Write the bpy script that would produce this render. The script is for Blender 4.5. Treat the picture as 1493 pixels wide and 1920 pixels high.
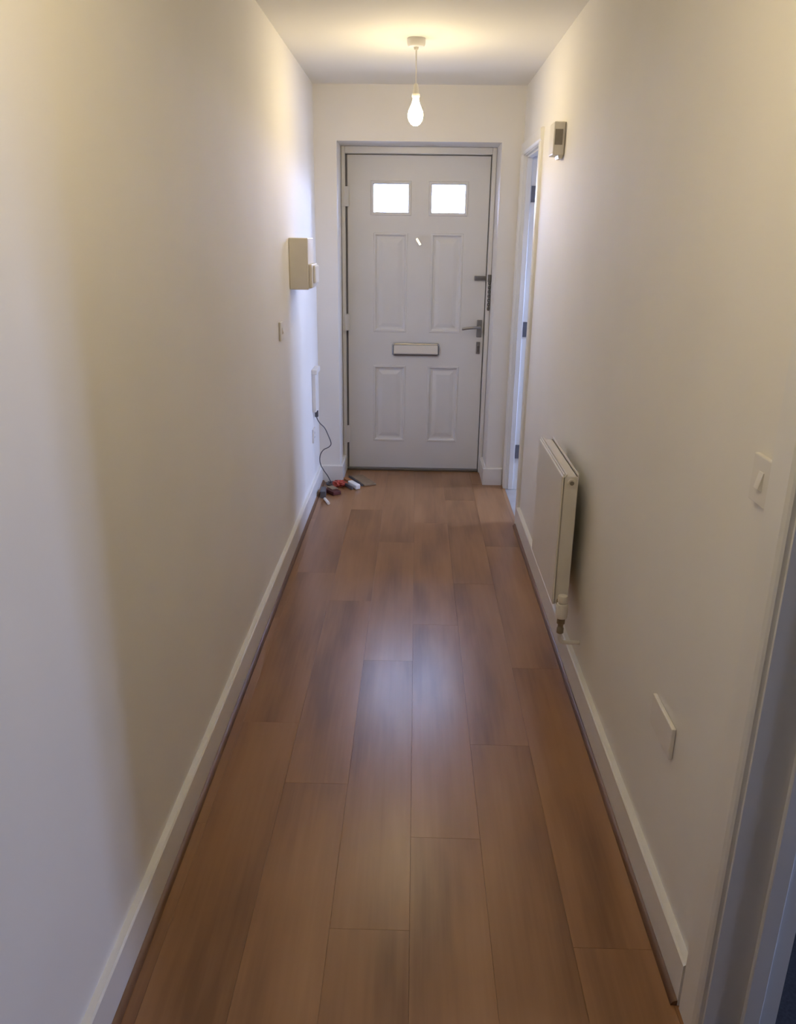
import bpy, bmesh, math, random
from mathutils import Vector, Matrix

for o in list(bpy.data.objects):
    bpy.data.objects.remove(o, do_unlink=True)
S = bpy.context.scene
C = S.collection
random.seed(7)

# ------------------------------------------------------------------ camera
W = 1.24           # hall width (x = 0 left wall, x = W right wall)
D = 5.17           # plane of the wall around the front door
DF = 5.486         # inner face of the front door
H = 2.40           # ceiling height
F_PX, YAW, PITCH, ROLL = 1500.3, 0.01866, 0.33178, 0.01343
CAM = Vector((0.6248, 0.0, 1.5705))
cy, sy, cp, sp = math.cos(YAW), math.sin(YAW), math.cos(PITCH), math.sin(PITCH)
fwd = Vector((-sy*cp, cy*cp, -sp))
rgt = Vector((cy, sy, 0))
up = rgt.cross(fwd)
c_, s_ = math.cos(ROLL), math.sin(ROLL)
r2 = c_*rgt + s_*up
u2 = -s_*rgt + c_*up
cam_d = bpy.data.cameras.new('camera')
cam_d.sensor_fit = 'VERTICAL'
cam_d.sensor_height = 36.0
cam_d.lens = F_PX * 36.0 / 1920.0
cam_d.clip_start = 0.01
cam = bpy.data.objects.new('camera', cam_d)
C.objects.link(cam)
m = Matrix((r2, u2, -fwd)).transposed().to_4x4()
m.translation = CAM
cam.matrix_world = m
S.camera = cam

# ------------------------------------------------------------------ sky and exposure
SKY = 72.0
BULB = 130.0
world = bpy.data.worlds.new('overcast_sky')
S.world = world
world.use_nodes = True
bgn = world.node_tree.nodes['Background']
bgn.inputs[0].default_value = (0.47, 0.59, 1.0, 1)
bgn.inputs[1].default_value = SKY
S.view_settings.view_transform = 'Standard'
S.view_settings.look = 'None'
S.view_settings.exposure = 0.0
S.view_settings.gamma = 1.0
S.view_settings.use_curve_mapping = False
S.cycles.caustics_reflective = False
S.cycles.caustics_refractive = False


def portal(name, loc, rot, sx, sz):
    """sky portal in a window opening: guides the sampling of the sky, gives no light of its own"""
    l = bpy.data.lights.new(name, 'AREA')
    l.shape = 'RECTANGLE'
    l.size, l.size_y = sx, sz
    l.cycles.is_portal = True
    o = bpy.data.objects.new(name, l)
    o.location = loc
    o.rotation_euler = rot
    C.objects.link(o)


# side rooms: window openings (x plane, y0, y1, z0, z1)
RA_X, RA_W = 3.30, (4.30, 5.30, 1.08, 1.72)
RB_X, RB_W = 4.30, (0.35, 1.02, 1.03, 1.62)
portal('sky_portal_far', (RA_X+.10, (RA_W[0]+RA_W[1])/2, (RA_W[2]+RA_W[3])/2), (0, math.pi/2, 0), RA_W[3]-RA_W[2], RA_W[1]-RA_W[0])
portal('sky_portal_near', (RB_X+.10, (RB_W[0]+RB_W[1])/2, (RB_W[2]+RB_W[3])/2), (0, math.pi/2, 0), RB_W[3]-RB_W[2], RB_W[1]-RB_W[0])

# ------------------------------------------------------------------ materials
MATS = {}


def mat(name, col, rough=0.5, metal=0.0, noise=0.0, nscale=8.0, bump=0.0, bscale=200.0, spec=0.5, emis=None):
    m = bpy.data.materials.new(name)
    m.use_nodes = True
    nt = m.node_tree
    b = nt.nodes['Principled BSDF']
    b.inputs['Base Color'].default_value = (*col, 1)
    b.inputs['Roughness'].default_value = rough
    b.inputs['Metallic'].default_value = metal
    b.inputs['Specular IOR Level'].default_value = spec
    tc = nt.nodes.new('ShaderNodeTexCoord')
    if noise:
        n = nt.nodes.new('ShaderNodeTexNoise')
        n.inputs['Scale'].default_value = nscale
        n.inputs['Detail'].default_value = 1
        nt.links.new(tc.outputs['Object'], n.inputs['Vector'])
        r = nt.nodes.new('ShaderNodeValToRGB')
        r.color_ramp.elements[0].position = .3
        r.color_ramp.elements[1].position = .7
        r.color_ramp.elements[0].color = (*[c*(1-noise) for c in col], 1)
        r.color_ramp.elements[1].color = (*[min(1, c*(1+noise)) for c in col], 1)
        nt.links.new(n.outputs['Fac'], r.inputs[0])
        nt.links.new(r.outputs[0], b.inputs['Base Color'])
    if bump:
        n2 = nt.nodes.new('ShaderNodeTexNoise')
        n2.inputs['Scale'].default_value = bscale
        nt.links.new(tc.outputs['Object'], n2.inputs['Vector'])
        bp = nt.nodes.new('ShaderNodeBump')
        bp.inputs['Strength'].default_value = bump
        bp.inputs['Distance'].default_value = .001
        nt.links.new(n2.outputs['Fac'], bp.inputs['Height'])
        nt.links.new(bp.outputs[0], b.inputs['Normal'])
    if emis:
        b.inputs['Emission Color'].default_value = (*emis[0], 1)
        b.inputs['Emission Strength'].default_value = emis[1]
    MATS[name] = m
    return m


WALL = (0.90, 0.885, 0.865)
M_wall = mat('wall_paint', WALL, .75, noise=.012, nscale=3, spec=.3)
M_ceil = mat('ceiling_paint', (.89, .885, .875), .8, noise=.01, nscale=3, spec=.3)
M_gloss = mat('gloss_white_paint', (.88, .875, .865), .32, noise=.012, nscale=6)
M_door = mat('door_skin', (.82, .83, .86), .38, noise=.01, nscale=5)
M_upvc = mat('white_upvc', (.83, .835, .85), .3, noise=.008, nscale=5)
M_plas = mat('white_plastic', (.85, .83, .80), .35, noise=.01, nscale=20)
M_plas2 = mat('cream_plastic', (.82, .79, .75), .4, noise=.015, nscale=20)
M_grey = mat('grey_plastic', (.26, .235, .21), .5, noise=.05, nscale=60)
M_seal = mat('rubber_seal', (.16, .16, .18), .7, noise=.05, nscale=40)
M_chrome = mat('satin_chrome', (.34, .34, .36), .3, metal=.9, noise=.03, nscale=30)
M_dkmet = mat('dull_metal', (.20, .195, .20), .4, metal=.8, noise=.05, nscale=30)
M_polish = mat('polished_nickel', (.92, .91, .89), .28, metal=1.0, noise=.01, nscale=30)
M_steel = mat('hinge_steel', (.22, .22, .25), .4, metal=.8, noise=.05, nscale=40)
M_rad = mat('radiator_enamel', (.84, .82, .79), .3, noise=.01, nscale=8)
M_dark = mat('dark_cavity', (.03, .03, .03), .8, noise=.05, nscale=10)
M_brass = mat('aged_brass', (.30, .25, .18), .4, metal=.7, noise=.08, nscale=50)
M_cable = mat('grey_cable', (.10, .10, .12), .5, noise=.05, nscale=80)
M_red = mat('red_print', (.42, .07, .045), .5, noise=.35, nscale=45)
M_dred = mat('dark_red_card', (.10, .02, .015), .6, noise=.3, nscale=60)
M_tan = mat('tan_card', (.30, .22, .14), .75, noise=.12, nscale=40)
M_orange = mat('orange_card', (.45, .19, .07), .6, noise=.15, nscale=60)
M_white = mat('white_paper', (.92, .92, .92), .4, noise=.03, nscale=50)
M_grblk = mat('dark_grey_plastic', (.12, .12, .14), .5, noise=.08, nscale=40)
M_carpet = mat('dark_carpet', (.05, .05, .06), .95, noise=.2, nscale=150)
M_ground = mat('paving', (.35, .34, .33), .9, noise=.15, nscale=6)
M_lino = mat('pale_floor', (.45, .43, .42), .5, noise=.06, nscale=10)
M_bead = None


def wood(name, base, dark, light, gloss=.3, plankvar=True):
    m = bpy.data.materials.new(name)
    m.use_nodes = True
    nt = m.node_tree
    N, L = nt.nodes, nt.links
    b = N['Principled BSDF']
    tc = N.new('ShaderNodeTexCoord')
    oi = N.new('ShaderNodeObjectInfo')
    cmb = N.new('ShaderNodeCombineXYZ')
    mul = N.new('ShaderNodeMath'); mul.operation = 'MULTIPLY'; mul.inputs[1].default_value = 37.0
    L.new(oi.outputs['Random'], mul.inputs[0])
    L.new(mul.outputs[0], cmb.inputs[0]); L.new(mul.outputs[0], cmb.inputs[1])
    add = N.new('ShaderNodeVectorMath'); add.operation = 'ADD'
    L.new(tc.outputs['Object'], add.inputs[0]); L.new(cmb.outputs[0], add.inputs[1])
    # broad smoky figure, stretched along the board
    mp = N.new('ShaderNodeMapping'); mp.inputs['Scale'].default_value = (7, 1.1, 1)
    L.new(add.outputs[0], mp.inputs[0])
    n1 = N.new('ShaderNodeTexNoise'); n1.inputs['Scale'].default_value = 1.0; n1.inputs['Detail'].default_value = 3
    n1.inputs['Distortion'].default_value = 0
    L.new(mp.outputs[0], n1.inputs['Vector'])
    # fine grain
    mp2 = N.new('ShaderNodeMapping'); mp2.inputs['Scale'].default_value = (70, 2.5, 1)
    L.new(add.outputs[0], mp2.inputs[0])
    n2 = N.new('ShaderNodeTexNoise'); n2.inputs['Scale'].default_value = 1.0; n2.inputs['Detail'].default_value = 3
    L.new(mp2.outputs[0], n2.inputs['Vector'])
    mx = N.new('ShaderNodeMix'); mx.data_type = 'FLOAT'; mx.inputs[0].default_value = .18
    L.new(n1.outputs['Fac'], mx.inputs[2]); L.new(n2.outputs['Fac'], mx.inputs[3])
    r = N.new('ShaderNodeValToRGB')
    e = r.color_ramp.elements
    e[0].position = .34; e[0].color = (*dark, 1)
    e[1].position = .68; e[1].color = (*light, 1)
    k = e.new(.5); k.color = (*base, 1)
    L.new(mx.outputs[0], r.inputs[0])
    hsv = N.new('ShaderNodeHueSaturation')
    mr = N.new('ShaderNodeMapRange')
    mr.inputs['To Min'].default_value = .96 if plankvar else 1
    mr.inputs['To Max'].default_value = 1.04 if plankvar else 1
    L.new(oi.outputs['Random'], mr.inputs[0])
    L.new(mr.outputs[0], hsv.inputs['Value'])
    L.new(r.outputs[0], hsv.inputs['Color'])
    L.new(hsv.outputs[0], b.inputs['Base Color'])
    b.inputs['Roughness'].default_value = gloss
    b.inputs['Specular IOR Level'].default_value = .62
    return m


M_wood = wood('oak_laminate', (.318, .158, .066), (.205, .095, .038), (.385, .205, .094), gloss=.285)
M_bead = wood('oak_beading', (.17, .085, .046), (.12, .055, .03), (.22, .115, .065), gloss=.4, plankvar=False)


def glass_mat(name, tint=(1, 1, 1)):
    m = bpy.data.materials.new(name)
    m.use_nodes = True
    nt = m.node_tree
    N, L = nt.nodes, nt.links
    N.remove(N['Principled BSDF'])
    out = N['Material Output']
    t = N.new('ShaderNodeBsdfTransparent'); t.inputs[0].default_value = (*tint, 1)
    g = N.new('ShaderNodeBsdfGlossy'); g.inputs['Roughness'].default_value = .03
    fr = N.new('ShaderNodeFresnel'); fr.inputs[0].default_value = 1.45
    n = N.new('ShaderNodeTexNoise'); n.inputs['Scale'].default_value = 60
    bp = N.new('ShaderNodeBump'); bp.inputs['Strength'].default_value = .1; bp.inputs['Distance'].default_value = .001
    L.new(n.outputs['Fac'], bp.inputs['Height']); L.new(bp.outputs[0], g.inputs['Normal'])
    mx = N.new('ShaderNodeMixShader')
    L.new(fr.outputs[0], mx.inputs[0]); L.new(t.outputs[0], mx.inputs[1]); L.new(g.outputs[0], mx.inputs[2])
    L.new(mx.outputs[0], out.inputs[0])
    return m


M_glass = glass_mat('clear_glass', (.97, .98, .98))
M_bulb = mat('lit_bulb_glass', (1, .95, .85), .3, noise=.01, nscale=10, emis=((1.0, .80, .45), BULB))


# ------------------------------------------------------------------ mesh helpers
def box(bm, x0, x1, y0, y1, z0, z1, bev=0.0, seg=2):
    r = bmesh.ops.create_cube(bm, size=1.0)
    vs = r['verts']
    for v in vs:
        v.co = Vector(((x0+x1)/2 + v.co.x*(x1-x0), (y0+y1)/2 + v.co.y*(y1-y0), (z0+z1)/2 + v.co.z*(z1-z0)))
    if bev:
        es = list({e for v in vs for e in v.link_edges})
        bmesh.ops.bevel(bm, geom=es, offset=bev, segments=seg, affect='EDGES', profile=.5)
    return bm


def cyl(bm, a, b, r0, r1=None, n=24, caps=True):
    a, b = Vector(a), Vector(b)
    r1 = r0 if r1 is None else r1
    d = b-a
    q = d.to_track_quat('Z', 'Y').to_matrix().to_4x4()
    q.translation = (a+b)/2
    bmesh.ops.create_cone(bm, cap_ends=caps, segments=n, radius1=r0, radius2=r1, depth=d.length, matrix=q)
    return bm


def lathe(bm, prof, origin, axis='Z', n=32):
    """prof: list of (radius, height) along +axis"""
    o = Vector(origin)
    rings = []
    for r, h in prof:
        ring = []
        for i in range(n):
            a = 2*math.pi*i/n
            p = Vector((r*math.cos(a), r*math.sin(a), h))
            if axis == 'Y':
                p = Vector((p.x, p.z, p.y))
            elif axis == 'X':
                p = Vector((p.z, p.x, p.y))
            ring.append(bm.verts.new(o+p))
        rings.append(ring)
    for k in range(len(rings)-1):
        for i in range(n):
            j = (i+1) % n
            bm.faces.new((rings[k][i], rings[k][j], rings[k+1][j], rings[k+1][i]))
    bm.faces.new(rings[0]); bm.faces.new(rings[-1])
    bmesh.ops.recalc_face_normals(bm, faces=bm.faces)
    return bm


def tube(bm, pts, r, n=10, sub=8):
    """smooth tube through points (Catmull-Rom)"""
    P = [Vector(p) for p in pts]
    Q = [P[0]*2-P[1]] + P + [P[-1]*2-P[-2]]
    path = []
    for i in range(1, len(Q)-2):
        for k in range(sub):
            t = k/sub
            a, b, c, d = Q[i-1], Q[i], Q[i+1], Q[i+2]
            path.append(.5*((2*b)+(c-a)*t+(2*a-5*b+4*c-d)*t*t+(3*b-a-3*c+d)*t**3))
    path.append(P[-1])
    rings = []
    ref = Vector((.3, .2, .93)).normalized()
    for i, p in enumerate(path):
        t = (path[min(i+1, len(path)-1)]-path[max(i-1, 0)]).normalized()
        s = t.cross(ref)
        if s.length < .01:
            s = t.cross(Vector((1, 0, 0)))
        s.normalize()
        q = s.cross(t)
        rings.append([bm.verts.new(p+r*(math.cos(2*math.pi*k/n)*s+math.sin(2*math.pi*k/n)*q)) for k in range(n)])
    for a, b in zip(rings, rings[1:]):
        for k in range(n):
            j = (k+1) % n
            bm.faces.new((a[k], a[j], b[j], b[k]))
    bm.faces.new(rings[0]); bm.faces.new(rings[-1])
    bmesh.ops.recalc_face_normals(bm, faces=bm.faces)
    return bm


def prism(bm, poly, axis, a, b):
    """extrude a 2-D polygon; axis 'Y': poly in (x, z); axis 'X': poly in (y, z); axis 'Z': poly in (x, y)"""
    def P(u, v, w):
        return {'Y': (u, w, v), 'X': (w, u, v), 'Z': (u, v, w)}[axis]
    A = [bm.verts.new(P(u, v, a)) for u, v in poly]
    B = [bm.verts.new(P(u, v, b)) for u, v in poly]
    n = len(poly)
    fs = [bm.faces.new(A), bm.faces.new(B)]
    for i in range(n):
        j = (i+1) % n
        fs.append(bm.faces.new((A[i], A[j], B[j], B[i])))
    bmesh.ops.recalc_face_normals(bm, faces=fs)
    return bm


def obj(name, bm, material, parent=None, smooth=False):
    me = bpy.data.meshes.new(name)
    bm.to_mesh(me)
    bm.free()
    me.materials.append(material)
    if smooth:
        for p in me.polygons:
            p.use_smooth = True
        try:
            me.set_sharp_from_angle(angle=math.radians(40))
        except Exception:
            pass
    o = bpy.data.objects.new(name, me)
    C.objects.link(o)
    if parent is not None:
        o.parent = parent
        o.matrix_parent_inverse = parent.matrix_world.inverted()
    return o


def tag(o, label, cat=None, group=None, kind=None):
    o['label'] = label
    if cat:
        o['category'] = cat
    if group:
        o['group'] = group
    if kind:
        o['kind'] = kind
    return o


def thing(name, loc, label, cat, group=None, kind=None):
    o = bpy.data.objects.new(name, None)
    o.empty_display_size = .05
    o.location = loc
    C.objects.link(o)
    o.matrix_world = Matrix.Translation(Vector(loc))
    return tag(o, label, cat, group, kind)


def struct(name, bm, material, label, cat, smooth=False):
    return tag(obj(name, bm, material, None, smooth), label, cat, kind='structure')


B = bmesh.new

# ------------------------------------------------------------------ openings
FO = (4.42, 5.07, 2.02)        # far right doorway: y0, y1, head
NO = (0.42, 1.215, 2.02)       # near right doorway
WT = 0.14                      # partition thickness
WF = 0.085                     # thinner partition of the small room
YB = -2.4                      # back end of the hall
OX = (0.135, 1.112, 2.10)      # front door opening in the end wall: x0, x1, head
YO = 5.60                      # outer face of the front wall

# ------------------------------------------------------------------ shell
bm = B(); box(bm, -.15, 4.45, YB-.1, YO, -.12, -.008)
floor = struct('floor', bm, M_dark, 'brown oak laminate floor of the hallway', 'floor')
bm = B(); box(bm, -.15, RB_X+.15, YB-.1, YO, H, H+.12)
struct('ceiling', bm, M_ceil, 'flat white ceiling over the hallway', 'ceiling')
bm = B(); box(bm, -.12, 0, YB-.1, YO, -.12, H)
struct('wall_left', bm, M_wall, 'long cream left wall of the hallway', 'wall')
bm = B()
box(bm, W, W+WT, YB-.1, NO[0]-.03, -.12, H)
box(bm, W, W+WT, NO[0]-.03, NO[1]+.03, NO[2]+.03, H)
box(bm, W, W+WT, NO[1]+.03, 3.35, -.12, H)
box(bm, W, W+WF, 3.35, FO[0]-.03, -.12, H)
box(bm, W, W+WF, FO[0]-.03, FO[1]+.03, FO[2]+.03, H)
box(bm, W, W+WF, FO[1]+.03, D+.05, -.12, H)
struct('wall_right', bm, M_wall, 'long cream right wall with two doorways', 'wall')
bm = B()
box(bm, 0, OX[0], D, YO, -.12, H)
box(bm, OX[1], W+WF, D, YO, -.12, H)
box(bm, OX[0], OX[1], D, YO, OX[2], H)
struct('wall_front', bm, M_wall, 'cream end wall around the recessed front door', 'wall')
bm = B(); box(bm, 0, W, YB-.1, YB, -.12, H)
struct('wall_back', bm, M_wall, 'cream wall behind the camera closing the hallway', 'wall')

# far side room (cloakroom beside the front door)
bm = B()
box(bm, W+WF, RA_X+.12, YO-.08, YO, -.12, H)                       # front wall
box(bm, W+WF, RA_X+.12, 3.30, 3.40, -.12, H)                       # rear wall
x0, x1 = RA_X, RA_X+.12
box(bm, x0, x1, 3.40, RA_W[0], -.12, H); box(bm, x0, x1, RA_W[1], YO-.08, -.12, H)
box(bm, x0, x1, RA_W[0], RA_W[1], -.12, RA_W[2]); box(bm, x0, x1, RA_W[0], RA_W[1], RA_W[3], H)
struct('wall_side_room', bm, M_ceil, 'white walls of the small room beside the front door', 'wall')
bm = B()
box(bm, W+WT, RB_X+.12, 2.30, 2.40, -.12, H)
box(bm, W+WT, RB_X+.12, -2.0, -1.9, -.12, H)
x0, x1 = RB_X, RB_X+.12
box(bm, x0, x1, -1.9, RB_W[0], -.12, H); box(bm, x0, x1, RB_W[1], 2.30, -.12, H)
box(bm, x0, x1, RB_W[0], RB_W[1], -.12, RB_W[2]); box(bm, x0, x1, RB_W[0], RB_W[1], RB_W[3], H)
struct('wall_near_room', bm, M_ceil, 'white walls of the room beyond the near doorway', 'wall')
bm = B(); box(bm, W-.003, RA_X, 3.40, YO-.08, -.008, -.001)
struct('floor_side_room', bm, M_lino, 'pale floor of the small room beside the front door', 'floor')
bm = B(); box(bm, W-.003, RB_X, -1.9, 2.30, -.008, -.001)
struct('floor_near_room', bm, M_carpet, 'dark carpet of the room beyond the near doorway', 'floor')


def window(n, x, w, label):
    y0, y1, z0, z1 = w
    bm = B()
    t = .06
    box(bm, x+.03, x+.09, y0, y1, z0, z0+t); box(bm, x+.03, x+.09, y0, y1, z1-t, z1)
    box(bm, x+.03, x+.09, y0, y0+t, z0+t, z1-t); box(bm, x+.03, x+.09, y1-t, y1, z0+t, z1-t)
    ym = (y0+y1)/2
    box(bm, x+.03, x+.09, ym-.035, ym+.035, z0+t, z1-t)
    o = struct(f'window_{n}', bm, M_upvc, label, 'window')
    for a, b in ((y0+t, ym-.035), (ym+.035, y1-t)):
        bm = B(); box(bm, x+.055, x+.062, a, b, z0+t, z1-t)
        obj('pane', bm, M_glass, o)
    bm = B(); box(bm, x-.03, x+.03, y0-.03, y1+.03, z0-.025, z0, .004)
    obj('window_sill', bm, M_gloss, o)


window(1, RA_X, RA_W, 'white window of the small room beside the front door')
window(2, RB_X, RB_W, 'white window of the room beyond the near doorway')
bm = B(); box(bm, -15, 20, YO+.02, 30, -.25, -.15); box(bm, RB_X+.2, 20, -15, YO+.02, -.25, -.15)
struct('ground', bm, M_ground, 'grey paved ground outside the house', 'ground')

# ------------------------------------------------------------------ floor planks
PW, PL = .192, 1.285
edges = [.004] + [.062+PW*i for i in range(7)]
edges = [e for e in edges if e < W-.004] + [W-.004]
starts = {0: .55, 1: 1.05, 2: 2.02, 3: .20, 4: 1.80, 5: .95, 6: 1.45}
for i, (a, b) in enumerate(zip(edges, edges[1:])):
    s0 = starts.get(i, .5)
    k0 = math.floor((YB-s0)/PL)
    y = s0+k0*PL
    while y < DF:
        ya, yb = max(y, YB), min(y+PL, DF+.03)
        xa, xb = a, b
        if ya < D < yb and (a < OX[0] or b > OX[1]):
            yb = D - .002                                   # boards beside the door recess stop at the wall
        if yb - ya > .03 and ya < D - .01 or (ya >= D - .01 and a > OX[0]-.01 and b < OX[1]+.01 and yb-ya > .03):
            bm = B()
            g = .00015
            box(bm, xa+g, xb-g, ya+g, yb-g, -.008, 0, .0004, 1)
            obj('plank', bm, M_wood, floor)
        y += PL
# cut boards filling the recess on either side
for a, b in ((OX[0]+.002, edges[1] if edges[1] > OX[0]+.02 else edges[2]), (max(e for e in edges if e < OX[1]-.02), OX[1]-.002)):
    bm = B(); box(bm, a+.0007, b-.0007, D-.001, DF+.03, -.008, 0, .0012, 1)
    obj('plank', bm, M_wood, floor)

# ------------------------------------------------------------------ skirting and beading
SK_T, SK_H = .020, .115


def skirt_poly(x_wall, sgn):
    t = SK_T*sgn
    return [(x_wall, 0), (x_wall+t, 0), (x_wall+t, SK_H-.004), (x_wall+t-.004*sgn, SK_H), (x_wall, SK_H)]


def bead_poly(x, sgn, r=.014):
    return [(x, 0)] + [(x+sgn*r*math.cos(a), r*math.sin(a)) for a in [math.pi/2*k/5 for k in range(6)]]


bm = B(); prism(bm, skirt_poly(0, 1), 'Y', YB, D)
struct('baseboard_left', bm, M_gloss, 'white skirting board along the left wall', 'skirting board')
bm = B(); prism(bm, skirt_poly(W, -1), 'Y', NO[1]+.092, FO[0]-.072)
struct('baseboard_right', bm, M_gloss, 'white skirting board along the right wall under the radiator', 'skirting board')
bm = B(); prism(bm, skirt_poly(W, -1), 'Y', YB, NO[0]-.08)
struct('baseboard_right_back', bm, M_gloss, 'white skirting board on the right wall behind the camera', 'skirting board')
bm = B()
prism(bm, [(D, 0), (D-SK_T, 0), (D-SK_T, SK_H-.004), (D-SK_T+.004, SK_H), (D, SK_H)], 'X', SK_T, OX[0]+SK_T)
prism(bm, skirt_poly(OX[0], 1), 'Y', D, DF-.045)
struct('baseboard_front_left', bm, M_gloss, 'short white skirting wrapping the corner left of the front door', 'skirting board')
bm = B()
prism(bm, [(D, 0), (D-SK_T, 0), (D-SK_T, SK_H-.004), (D-SK_T+.004, SK_H), (D, SK_H)], 'X', OX[1]-SK_T, W-.022)
prism(bm, skirt_poly(OX[1], -1), 'Y', D, DF-.045)
struct('baseboard_front_right', bm, M_gloss, 'short white skirting wrapping the corner right of the front door', 'skirting board')
bm = B(); prism(bm, bead_poly(SK_T, 1), 'Y', YB, D-SK_T)
struct('trim_1', bm, M_bead, 'brown wooden beading along the left skirting', 'beading', True)
bm = B(); prism(bm, bead_poly(W-SK_T, -1), 'Y', NO[1]+.092, FO[0]-.072)
struct('trim_2', bm, M_bead, 'brown wooden beading along the right skirting', 'beading', True)


# ------------------------------------------------------------------ door casings on the right wall
def architrave_poly(w):
    """cross-section (along the wall, out of the wall) of a plain rounded architrave of width w"""
    return [(0, 0), (w, 0), (w, .012), (w-.006, .018), (.012, .018), (.004, .014), (0, .010)]


def casing(n, o, wl, wr, wt, stop, label):
    y0, y1, zh = o
    L_ = .028
    bm = B()
    box(bm, W-.002, W+wt+.002, y0-L_, y0, 0, zh+L_)
    box(bm, W-.002, W+wt+.002, y1, y1+L_, 0, zh+L_)
    box(bm, W-.002, W+wt+.002, y0, y1, zh, zh+L_)
    root = struct(f'trim_{n}', bm, M_gloss, label, 'door casing')
    # door stops
    bm = B()
    sx0, sx1, st = W+stop[0], W+stop[1], .011
    box(bm, sx0, sx1, y0, y0+st, 0, zh, .002, 1)
    obj('door_stop', bm, M_gloss, root)
    bm = B(); box(bm, sx0, sx1, y1-st, y1, 0, zh, .002, 1)
    obj('door_stop', bm, M_gloss, root)
    bm = B(); box(bm, sx0, sx1, y0+st, y1-st, zh-st, zh, .002, 1)
    obj('door_stop', bm, M_gloss, root)
    # architraves towards the hall
    g = .006
    bm = B(); prism(bm, [(W-d, y0-g-u) for u, d in architrave_poly(wl)], 'Z', 0, zh+g)
    obj('architrave', bm, M_gloss, root)
    bm = B(); prism(bm, [(W-d, y1+g+u) for u, d in architrave_poly(wr)], 'Z', 0, zh+g)
    obj('architrave', bm, M_gloss, root)
    bm = B(); prism(bm, [(W-d, zh+g+u) for u, d in architrave_poly(.065)], 'Y', y0-g-wl, y1+g+wr)
    obj('architrave', bm, M_gloss, root)
    return root


far_case = casing(3, FO, .062, .068, WF, (.012, .044), 'white door casing of the far right doorway by the front door')
near_case = casing(4, NO, .07, .085, WT, (.070, .105), 'white door casing of the near doorway at the right edge')
for zc in (1.815, 1.035, .255):                       # hinge leaves on the far jamb
    bm = B()
    box(bm, W+.048, W+.076, FO[1]-.003, FO[1]+.002, zc-.045, zc+.045)
    cyl(bm, (W+.080, FO[1]-.006, zc-.05), (W+.080, FO[1]-.006, zc+.05), .006, n=12)
    obj('hinge', bm, M_steel, far_case, True)

# open door of the small room, swung into it
bm = B()
dx0, dy0 = W+.092, FO[1]+.004
box(bm, dx0, dx0+.63, dy0, dy0+.036, .012, FO[2]-.006, .002, 1)
d2 = struct('door_2', bm, M_gloss, 'white inner door standing open into the small room', 'door')
bm = B()
for sgn, yy in ((-1, dy0), (1, dy0+.036)):
    cyl(bm, (dx0+.57, yy, 1.0), (dx0+.57, yy+sgn*.01, 1.0), .025)
    cyl(bm, (dx0+.57, yy+sgn*.01, 1.0), (dx0+.57, yy+sgn*.05, 1.0), .009)
    box(bm, dx0+.46, dx0+.58, yy+sgn*.05-.008, yy+sgn*.05+.008, .991, 1.009, .004)
obj('lever_handle', bm, M_chrome, d2, True)

# ------------------------------------------------------------------ front door frame
FX0, FX1, FZ = OX[0]+.002, OX[1]-.002, OX[2]-.001
LX0, LX1, LZ0, LZ1 = .172, 1.078, .0165, 2.052         # leaf
bm = B()
yf0, yf1 = DF-.045, DF+.075
box(bm, FX0, LX0-.0125, yf0, yf1, 0, FZ, .004)
box(bm, LX1+.006, FX1, yf0, yf1, 0, FZ, .004)
box(bm, LX0-.0125, LX1+.006, yf0, yf1, LZ1+.006, FZ, .004)
ys_ = DF+.049                                            # rebate behind the leaf
box(bm, LX0-.012, LX0+.014, ys_, yf1, 0, LZ1+.008)
box(bm, LX1-.014, LX1+.008, ys_, yf1, 0, LZ1+.008)
box(bm, LX0+.014, LX1-.014, ys_, yf1, LZ1-.014, LZ1+.008)
frame = struct('trim_5', bm, M_upvc, 'white plastic frame of the recessed front door', 'door frame')
bm = B()
box(bm, LX0-.0125, LX0-.0005, DF-.004, DF+.040, .015, LZ1+.003)
obj('rubber_seal', bm, M_seal, frame)
bm = B()
box(bm, LX1+.001, LX1+.006, DF+.008, DF+.040, .015, LZ1+.003)
obj('rubber_seal', bm, M_seal, frame)
bm = B()
box(bm, LX0-.010, LX1+.006, DF-.03, yf1+.03, 0, .016, .003)
obj('threshold', bm, M_dkmet, frame)

# front door leaf with openings for panels and glass
cxs = [LX0, .340, .562, .712, .924, LX1]
P1z, P2z, Gz = (.208, .738), (.960, 1.592), (1.716, 1.884)
zs = [LZ0, P1z[0], P1z[1], P2z[0], P2z[1], Gz[0], Gz[1], LZ1]
bm = B()
T = .048
for i in range(5):
    for j in range(7):
        if i in (1, 3) and j in (1, 3, 5):
            continue
        box(bm, cxs[i], cxs[i+1], DF, DF+T, zs[j], zs[j+1])
bmesh.ops.remove_doubles(bm, verts=bm.verts, dist=1e-5)
# drop inner doubled faces
seen = {}
for f in list(bm.faces):
    k = tuple(sorted(v.index for v in f.verts)) if False else tuple(sorted((round(v.co.x, 4), round(v.co.y, 4), round(v.co.z, 4)) for v in f.verts))
    seen.setdefault(k, []).append(f)
kill = [f for fs in seen.values() if len(fs) > 1 for f in fs]
bmesh.ops.delete(bm, geom=kill, context='FACES')
door = struct('door_1', bm, M_door, 'white panelled front door with two small square windows', 'door')


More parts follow.
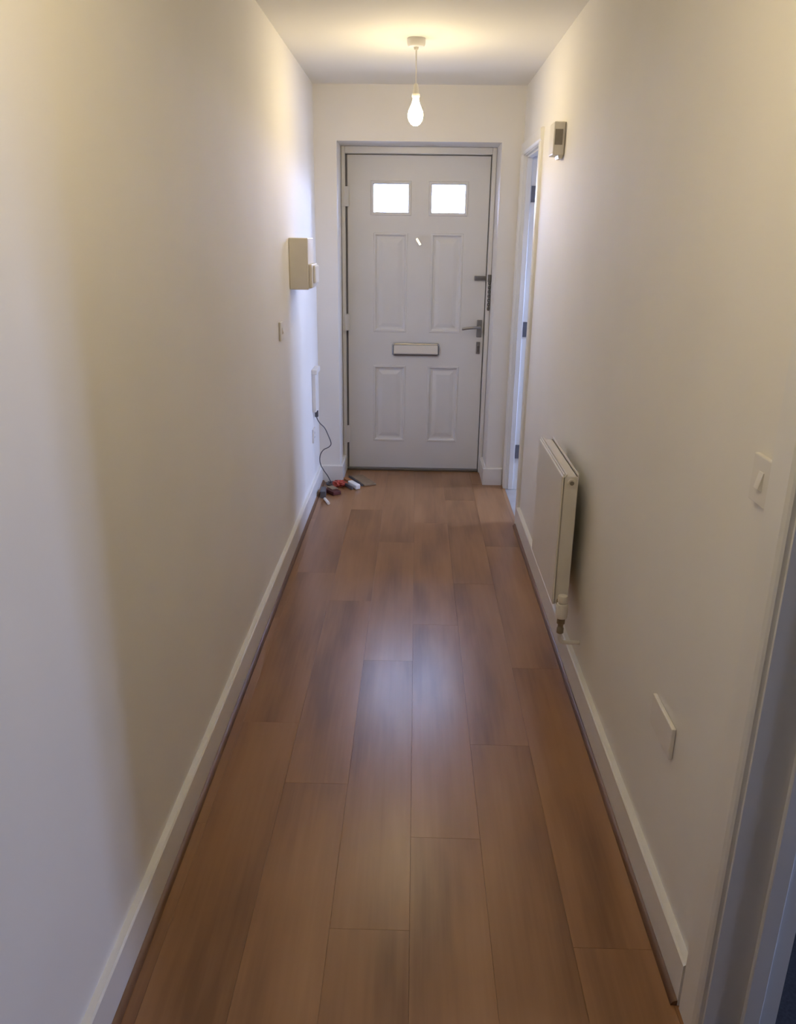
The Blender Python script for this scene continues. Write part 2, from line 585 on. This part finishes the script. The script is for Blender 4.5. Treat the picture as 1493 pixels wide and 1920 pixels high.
def panel(x0, x1, z0, z1):
    prof = [(0, 0), (.004, -.004), (.012, -.004), (.022, .011), (.034, .012), (.058, .004), (.066, .003)]
    bm = B()
    rings = []
    for ins, dep in prof:
        rings.append([bm.verts.new((x, DF+dep, z)) for x, z in
                      ((x0+ins, z0+ins), (x1-ins, z0+ins), (x1-ins, z1-ins), (x0+ins, z1-ins))])
    rings.insert(0, [bm.verts.new((x, DF+T-.002, z)) for x, z in ((x0, z0), (x1, z0), (x1, z1), (x0, z1))])
    bm.faces.new(rings[0]); bm.faces.new(rings[-1])
    for a, b in zip(rings, rings[1:]):
        for k in range(4):
            j = (k+1) % 4
            bm.faces.new((a[k], a[j], b[j], b[k]))
    bmesh.ops.recalc_face_normals(bm, faces=bm.faces)
    obj('panel', bm, M_door, door)


for i in (1, 3):
    for z0, z1 in (P1z, P2z):
        panel(cxs[i], cxs[i+1], z0, z1)
    # glazing: cassette frame and pane
    x0, x1 = cxs[i], cxs[i+1]
    z0, z1 = Gz
    bm = B()
    e = .020
    prof = [(-e, 0), (-e+.004, -.008), (-.006, -.008), (0, -.002), (.002, .018)]
    rings = [[bm.verts.new((x, DF+dep, z)) for x, z in ((x0+n, z0+n), (x1-n, z0+n), (x1-n, z1-n), (x0+n, z1-n))] for n, dep in prof]
    for a, b in zip(rings, rings[1:]):
        for k in range(4):
            bm.faces.new((a[k], a[(k+1) % 4], b[(k+1) % 4], b[k]))
    bmesh.ops.recalc_face_normals(bm, faces=bm.faces)
    wf = obj('window_frame', bm, M_door, door)
    wf['label'] = 'raised white glazing frame'
    bm = B(); box(bm, x0+.001, x1-.001, DF+.018, DF+.026, z0+.001, z1-.001)
    obj('pane', bm, M_glass, door)['label'] = 'bright daylit glass pane'

# hinges
for z0, z1 in ((1.748, 1.865), (.972, 1.077), (.206, .317)):
    bm = B()
    prism(bm, [(LX0-.034, DF-.046), (LX0-.034, DF-.058), (LX0-.014, DF-.062), (LX0+.004, DF-.046), (LX0+.012, DF-.016), (LX0+.012, DF-.001), (LX0-.010, DF-.005), (LX0-.012, DF-.046)], 'Z', z0, z1)
    obj('hinge', bm, M_upvc, door, True)['label'] = 'white flag hinge'

# letter plate
lx0, lx1, lz0, lz1 = .468, .788, .803, .889
bm = B()
e = .011
prof = [(0, 0), (.002, -.012), (e-.004, -.014), (e, -.004)]
rings = []
for n, dep in prof:
    ch = .010
    pts = ((lx0+n+ch, lz0+n), (lx1-n-ch, lz0+n), (lx1-n, lz0+n+ch), (lx1-n, lz1-n-ch), (lx1-n-ch, lz1-n), (lx0+n+ch, lz1-n), (lx0+n, lz1-n-ch), (lx0+n, lz0+n+ch))
    rings.append([bm.verts.new((x, DF+dep, z)) for x, z in pts])
for a, b in zip(rings, rings[1:]):
    for k in range(8):
        bm.faces.new((a[k], a[(k+1) % 8], b[(k+1) % 8], b[k]))
bmesh.ops.recalc_face_normals(bm, faces=bm.faces)
lp = obj('letter_plate', bm, M_chrome, door)
lp['label'] = 'letter plate with dark metal surround'
bm = B()
prism(bm, [(DF-.001, lz0+e), (DF-.008, lz0+e), (DF-.016, lz0+e+.008), (DF-.010, lz1-e), (DF-.001, lz1-e)], 'X', lx0+e, lx1-e)
obj('flap', bm, M_plas, lp)

# lever handle with backplate and lock cylinder
hx = 1.050
bm = B(); box(bm, hx-.017, hx+.017, DF-.010, DF-.0005, .935, 1.050, .004)
lv = obj('handle_plate', bm, M_chrome, door)
bm = B()
cyl(bm, (hx, DF-.010, 1.003), (hx, DF-.052, 1.003), .010, n=16)
tube(bm, [(hx+.006, DF-.050, 1.004), (hx-.03, DF-.054, 1.003), (hx-.075, DF-.053, .999), (hx-.116, DF-.046, .992)], .0095, 12)
obj('lever', bm, M_chrome, lv, True)
bm = B(); box(bm, hx-.015, hx+.011, DF-.008, DF-.0005, .825, .905, .003)
lc = obj('lock_plate', bm, M_chrome, door)
bm = B(); cyl(bm, (hx-.002, DF-.008, .872), (hx-.002, DF-.020, .872), .0085, n=16); box(bm, hx-.007, hx+.003, DF-.018, DF-.008, .840, .868, .002)
obj('lock_cylinder', bm, M_dkmet, lc, True)
# security chain: slide on the door, anchor on the frame, hanging chain
bm = B()
box(bm, 1.004, 1.088, DF-.016, DF-.0005, 1.303, 1.331, .003)
box(bm, 1.012, 1.078, DF-.020, DF-.014, 1.313, 1.321, .002)
obj('chain_slide', bm, M_dkmet, door)
bm = B()
box(bm, 1.088, 1.110, yf0-.018, yf0-.0005, 1.296, 1.342, .003)
ca = obj('chain_anchor', bm, M_dkmet, frame)
bm = B()
zc = 1.298
k = 0
while zc > 1.135:
    mtx = Matrix.Translation((1.100, yf0-.010, zc-.010)) @ Matrix.Rotation(math.pi/2*(k % 2), 4, 'Z') @ Matrix.Rotation(math.pi/2, 4, 'X')
    # small chain link as a stretched torus
    nmaj, nmin, R_, r_ = 14, 6, .008, .0028
    ring = []
    for a in range(nmaj):
        A = 2*math.pi*a/nmaj
        row = []
        for b in range(nmin):
            Bq = 2*math.pi*b/nmin
            row.append(bm.verts.new(mtx @ Vector(((R_*.75+r_*math.cos(Bq))*math.cos(A), (R_*1.25+r_*math.cos(Bq))*math.sin(A), r_*math.sin(Bq)))))
        ring.append(row)
    for a in range(nmaj):
        for b in range(nmin):
            bm.faces.new((ring[a][b], ring[(a+1) % nmaj][b], ring[(a+1) % nmaj][(b+1) % nmin], ring[a][(b+1) % nmin]))
    zc -= .0135
    k += 1
box(bm, 1.093, 1.107, yf0-.016, yf0-.004, 1.118, 1.138, .003)
bmesh.ops.recalc_face_normals(bm, faces=bm.faces)
obj('chain', bm, M_dkmet, ca, True)
# spyhole whose glint is shaped as a slanted, bulb-facing cover
bm = B()
lathe(bm, [(.003, -.010), (.010, -.010), (.012, -.006), (.012, 0)], (.632, DF-.0005, 1.540), 'Y', 20)
sp_ = obj('spyhole', bm, M_door, door, True)
bm = B()
mt = Matrix.Translation((.632, DF-.0165, 1.538)) @ Matrix.Rotation(math.radians(-10.6), 4, 'X') @ Matrix.Rotation(math.radians(58), 4, 'Y')
for v in bmesh.ops.create_cube(bm, size=1.0)['verts']:
    v.co = mt @ Vector((v.co.x*.046, v.co.y*.003, v.co.z*.013))
mt = None
obj('glint_cover', bm, M_polish, sp_)


# ------------------------------------------------------------------ pendant lamps
def pendant(x, y, label, glow):
    t = thing('pendant_lamp', (x, y, H), label, 'lamp', 'bare bulb pendants on the hall ceiling')
    bm = B(); lathe(bm, [(.040, 0), (.041, -.012), (.039, -.026), (.034, -.032), (.012, -.034), (.009, -.044), (.005, -.046)], (x, y, H-.0005), 'Z', 40)
    obj('ceiling_rose', bm, M_plas, t, True)
    bm = B(); tube(bm, [(x, y, H-.044), (x+.001, y, H-.11), (x+.002, y, H-.19)], .0030, 8, 4)
    obj('flex', bm, M_plas, t, True)
    bm = B(); lathe(bm, [(.005, .052), (.009, .048), (.013, .030), (.0145, .012), (.018, .010), (.018, 0), (.015, -.008), (.013, -.012)], (x+.002, y, 2.170), 'Z', 28)
    obj('lamp_holder', bm, M_plas, t, True)
    bm = B()
    lathe(bm, [(.0125, .052), (.014, .044), (.018, .030), (.025, .014), (.0320, 0), (.0345, -.014), (.0340, -.026), (.0300, -.040), (.0215, -.052), (.011, -.0595), (.002, -.0615)], (x+.002, y, 2.110), 'Z', 20)
    obj('bulb', bm, glow, t, True)['label'] = 'glowing white bulb'
    return t


pendant(.603, 4.034, 'bare glowing bulb hanging from a white ceiling rose before the front door', M_bulb)
pendant(.62, 1.15, 'bare bulb pendant on the ceiling just above the camera view', M_bulb)


# ------------------------------------------------------------------ left wall fittings
t = thing('fuse_box', (0, 4.19, 1.31), 'cream fuse box mounted high on the left wall', 'fuse box')
bm = B(); box(bm, .0005, .094, 4.075, 4.300, 1.315, 1.558, .004)
obj('body', bm, M_plas2, t)
bm = B(); box(bm, .094, .112, 4.082, 4.290, 1.322, 1.436, .005)
obj('lower_cover', bm, M_plas2, t)
bm = B(); box(bm, .112, .124, 4.115, 4.255, 1.345, 1.428, .004)
obj('flap', bm, M_plas, t)

t = thing('light_switch', (0, 3.75, 1.11), 'small white light switch on the left wall before the fuse box', 'light switch')
bm = B(); box(bm, .0005, .010, 3.705, 3.791, 1.108, 1.194, .003)
obj('plate', bm, M_plas, t)
bm = B(); prism(bm, [(.0098, 1.136), (.0165, 1.141), (.0115, 1.166), (.0098, 1.166)], 'Y', 3.742, 3.756)
obj('rocker', bm, M_plas, t)

t = thing('junction_box', (0, 4.9, .53), 'tall white junction box on the left wall with a cable below', 'junction box')
bm = B(); box(bm, .0005, .024, 4.835, 4.985, .540, .795, .004)
obj('body', bm, M_plas, t)
bm = B(); box(bm, .0005, .034, 4.825, 4.995, .772, .802, .004)
obj('cap', bm, M_plas, t)

t = thing('wall_socket', (0, 4.9, .36), 'white wall socket low on the left wall under the junction box', 'socket')
bm = B(); box(bm, .0005, .010, 4.805, 4.891, .352, .438, .003)
obj('plate', bm, M_plas, t)
bm = B()
for dy, dz, a, b in ((0, .016, .003, .006), (-.011, -.012, .0045, .0025), (.011, -.012, .0045, .0025)):
    box(bm, .0098, .0104, 4.848+dy-a, 4.848+dy+a, .395+dz-b, .395+dz+b)
obj('pin_holes', bm, M_grblk, t)

t = thing('cable', (.03, 4.9, .5), 'thin dark cable looping down from the junction box to the floor', 'cable')
bm = B()
tube(bm, [(.016, 4.90, .520), (.020, 4.90, .490), (.035, 4.92, .455), (.062, 4.94, .420), (.085, 4.95, .365), (.100, 4.95, .318),
          (.085, 4.96, .292), (.050, 4.96, .272), (.028, 4.96, .235), (.027, 4.96, .185), (.044, 4.98, .135), (.068, 5.00, .090), (.088, 5.01, .045), (.105, 5.02, .006)], .0032, 8, 8)
obj('lead', bm, M_cable, t, True)
bm = B(); box(bm, .008, .028, 4.888, 4.912, .500, .5395, .003)
obj('plug', bm, M_grblk, t)


# ------------------------------------------------------------------ clutter in the corner by the front door
def crumple(bm, cx, cy, sx, sy, sz, seed, sub=3, rot=0.0, sharp=.35):
    rnd = random.Random(seed)
    r = bmesh.ops.create_icosphere(bm, subdivisions=sub, radius=1.0)
    for v in r['verts']:
        k = 1 + rnd.uniform(-sharp, sharp)
        p = Vector((v.co.x*sx*k, v.co.y*sy*k, v.co.z*sz*k))
        c, s = math.cos(rot), math.sin(rot)
        v.co = Vector((cx+c*p.x-s*p.y, cy+s*p.x+c*p.y, max(.0008, sz*.8+p.z)))
    return bm


def slab(bm, cx, cy, z0, z1, lx, ly, rot, bev=.0, tilt=0.0):
    r = bmesh.ops.create_cube(bm, size=1.0)
    mt = Matrix.Translation((cx, cy, (z0+z1)/2)) @ Matrix.Rotation(rot, 4, 'Z') @ Matrix.Rotation(tilt, 4, 'Y')
    vs = r['verts']
    for v in vs:
        v.co = mt @ Vector((v.co.x*lx, v.co.y*ly, v.co.z*(z1-z0)))
    if bev:
        bmesh.ops.bevel(bm, geom=list({e for v in vs for e in v.link_edges}), offset=bev, segments=2, affect='EDGES', profile=.5)
    return bm


bm = B(); crumple(bm, .138, 5.066, .045, .040, .020, 3, sharp=.35)
tag(obj('crumpled_packet', bm, M_red), 'crumpled red packet lying on the floor by the left skirting', 'packet')
bm = B(); slab(bm, .238, 5.040, .0008, .034, .036, .115, math.radians(32), .006)
tag(obj('white_adaptor', bm, M_white), 'small white slab beside the crumpled red packet on the floor', 'adaptor')
bm = B(); slab(bm, .206, 5.020, .0008, .024, .010, .100, math.radians(32), .003)
tag(obj('black_strip', bm, M_grblk), 'thin black strip between red packet and white slab', 'strip')
t = thing('cardboard_box', (.27, 5.19, 0), 'flat tan cardboard piece on the floor before the door', 'cardboard')
bm = B(); slab(bm, .290, 5.185, .0008, .012, .085, .230, math.radians(27), .002)
obj('sheet', bm, M_tan, t)
bm = B(); slab(bm, .240, 5.165, .0008, .015, .006, .235, math.radians(27), .001)
obj('dark_edge', bm, M_grblk, t)
bm = B(); slab(bm, .190, 5.175, .0008, .016, .030, .100, math.radians(32), .003)
tag(obj('orange_strip', bm, M_orange), 'orange card strip behind the crumpled red packet', 'card')
t = thing('dark_red_carton', (.11, 4.92, 0), 'small dark red carton with a pale top on the floor', 'carton')
bm = B(); slab(bm, .112, 4.905, .0008, .026, .060, .105, math.radians(38), .004)
obj('body', bm, M_dred, t)
bm = B(); slab(bm, .105, 4.935, .0262, .031, .046, .070, math.radians(38), .001)
obj('pale_top', bm, M_tan, t)
bm = B(); tube(bm, [(.060, 5.115, .010), (.085, 5.095, .016), (.110, 5.075, .010), (.075, 5.060, .008), (.055, 5.085, .012), (.095, 5.12, .010), (.12, 5.10, .008)], .007, 8, 8)
tag(obj('coiled_cable', bm, M_grblk, None, True), 'dark coiled cable in the corner behind the red packet', 'cable')
bm = B(); slab(bm, .057, 4.845, .0008, .046, .034, .110, math.radians(4), .004)
tag(obj('grey_block', bm, M_grblk), 'dark grey block against the left skirting on the floor', 'block')
bm = B()
cyl(bm, (.080, 4.745, .010), (.110, 4.665, .010), .009, n=12)
cyl(bm, (.076, 4.756, .010), (.080, 4.745, .010), .0095, n=12)
tag(obj('small_tube', bm, M_plas, None, True), 'tiny pale tube alone on the floor nearest the camera in the clutter', 'tube')

# ------------------------------------------------------------------ right wall fittings
# door chime
t = thing('door_chime', (W, 3.78, 1.9), 'white door chime box high on the right wall beside the doorway', 'door chime')
bm = B(); box(bm, W-.050, W-.0005, 3.715, 3.830, 1.905, 2.035, .006, 3)
obj('body', bm, M_plas2, t)
bm = B()
box(bm, W-.044, W-.012, 3.7115, 3.716, 1.945, 2.005)
g_ = obj('grille', bm, M_grey, t)
bm = B(); prism(bm, [(W-.026, 1.906), (W-.004, 1.906), (W-.008, 1.892), (W-.022, 1.892)], 'Y', 3.722, 3.80)
obj('lower_lip', bm, M_plas2, t)

# near light switch
t = thing('light_switch', (W, 1.347, 1.13), 'white light switch at the right edge above the near doorway casing', 'light switch')
bm = B(); box(bm, W-.010, W-.0005, 1.304, 1.390, 1.132, 1.218, .0025)
obj('plate', bm, M_plas, t)
bm = B(); prism(bm, [(W-.0098, 1.158), (W-.0175, 1.163), (W-.0115, 1.192), (W-.0098, 1.192)], 'Y', 1.338, 1.356)
obj('rocker', bm, M_plas, t)
# blank double plate low on the wall
t = thing('blank_plate', (W, 1.66, .43), 'white rectangular blank plate low on the right wall above skirting', 'wall plate')
bm = B(); box(bm, W-.011, W-.0005, 1.582, 1.738, .430, .512, .0025)
obj('plate', bm, M_plas, t)

# radiator
RX0, RX1, RY0, RY1, RZ0, RZ1 = W-.100, W-.042, 2.660, 3.206, .310, .800
t = thing('radiator', (W-.07, 2.93, .31), 'white panel radiator mounted on the right wall', 'radiator')
# flat front panel
bm = B()
box(bm, RX0, RX0+.014, RY0, RY1, RZ0, RZ1-.004, .005, 3)
pan = obj('front_panel', bm, M_rad, t)
bm = B(); box(bm, RX1-.010, RX1, RY0+.002, RY1-.002, RZ0+.01, RZ1-.006, .003)
obj('back_panel', bm, M_rad, t)
for yy in (RY0, RY1-.004):
    bm = B(); box(bm, RX0+.006, RX1-.002, yy, yy+.004, RZ0+.004, RZ1-.006, .001, 1)
    obj('end_panel', bm, M_rad, t)
bm = B()
box(bm, RX0+.004, RX0+.008, RY0, RY1, RZ1-.008, RZ1+.004, .0012, 1)
box(bm, RX0+.014, RX0+.018, RY0, RY1, RZ1-.008, RZ1+.003, .0012, 1)
box(bm, RX1-.004, RX1, RY0, RY1, RZ1-.008, RZ1+.004, .0012, 1)
obj('top_rim', bm, M_rad, t)
bm = B(); box(bm, RX0+.006, RX1-.002, RY0+.001, RY1-.001, RZ1-.014, RZ1-.006)
gr = obj('top_grille', bm, M_plas2, t)
bm = B()
lathe(bm, [(.0125, -.010), (.0125, -.003), (.0135, 0)], ((RX0+RX1)/2+.004, RY0, RZ1-.026), 'Y', 24)
bp_ = obj('bleed_plug', bm, M_plas2, t, True)
bm = B(); lathe(bm, [(.0075, -.0125), (.0075, -.0098)], ((RX0+RX1)/2+.004, RY0, RZ1-.026), 'Y', 24)
obj('plug_hole', bm, M_grey, bp_, True)
for yy in (RY0+.22, RY1-.06):
    bm = B()
    box(bm, RX1-.001, W-.0005, yy-.015, yy+.015, RZ0+.05, RZ1-.05)  # bracket made nearly full height to block light behind the radiator
    obj('wall_bracket', bm, M_plas2, t)
# valve
vx, vy = W-.074, 2.600
bm = B()
lathe(bm, [(.010, .345), (.0165, .347), (.0175, .351), (.0175, .369), (.016, .373), (.004, .374)], (vx, vy, 0), 'Z', 28)
lathe(bm, [(.012, .284), (.0200, .288), (.0215, .296), (.0215, .334), (.0195, .341), (.008, .346)], (vx, vy, 0), 'Z', 28)
v1 = obj('valve_head', bm, M_plas, t, True)
bm = B()
lathe(bm, [(.008, .225), (.0125, .228), (.0125, .246), (.010, .249), (.010, .262), (.0145, .265), (.0145, .282), (.011, .284)], (vx, vy, 0), 'Z', 20)
cyl(bm, (vx, vy, .272), (vx, RY0+.006, .330), .009, n=16)
cyl(bm, (vx, vy+.035, .300), (vx, vy+.047, .320), .0135, n=6)
obj('valve_body', bm, M_brass, t, True)
bm = B()
tube(bm, [(vx, vy, .230), (vx, vy, .205), (vx+.012, vy, .190), (vx+.040, vy, .188), (W-.0005, vy, .188)], .0075, 10, 6)
obj('pipe', bm, M_rad, t, True)
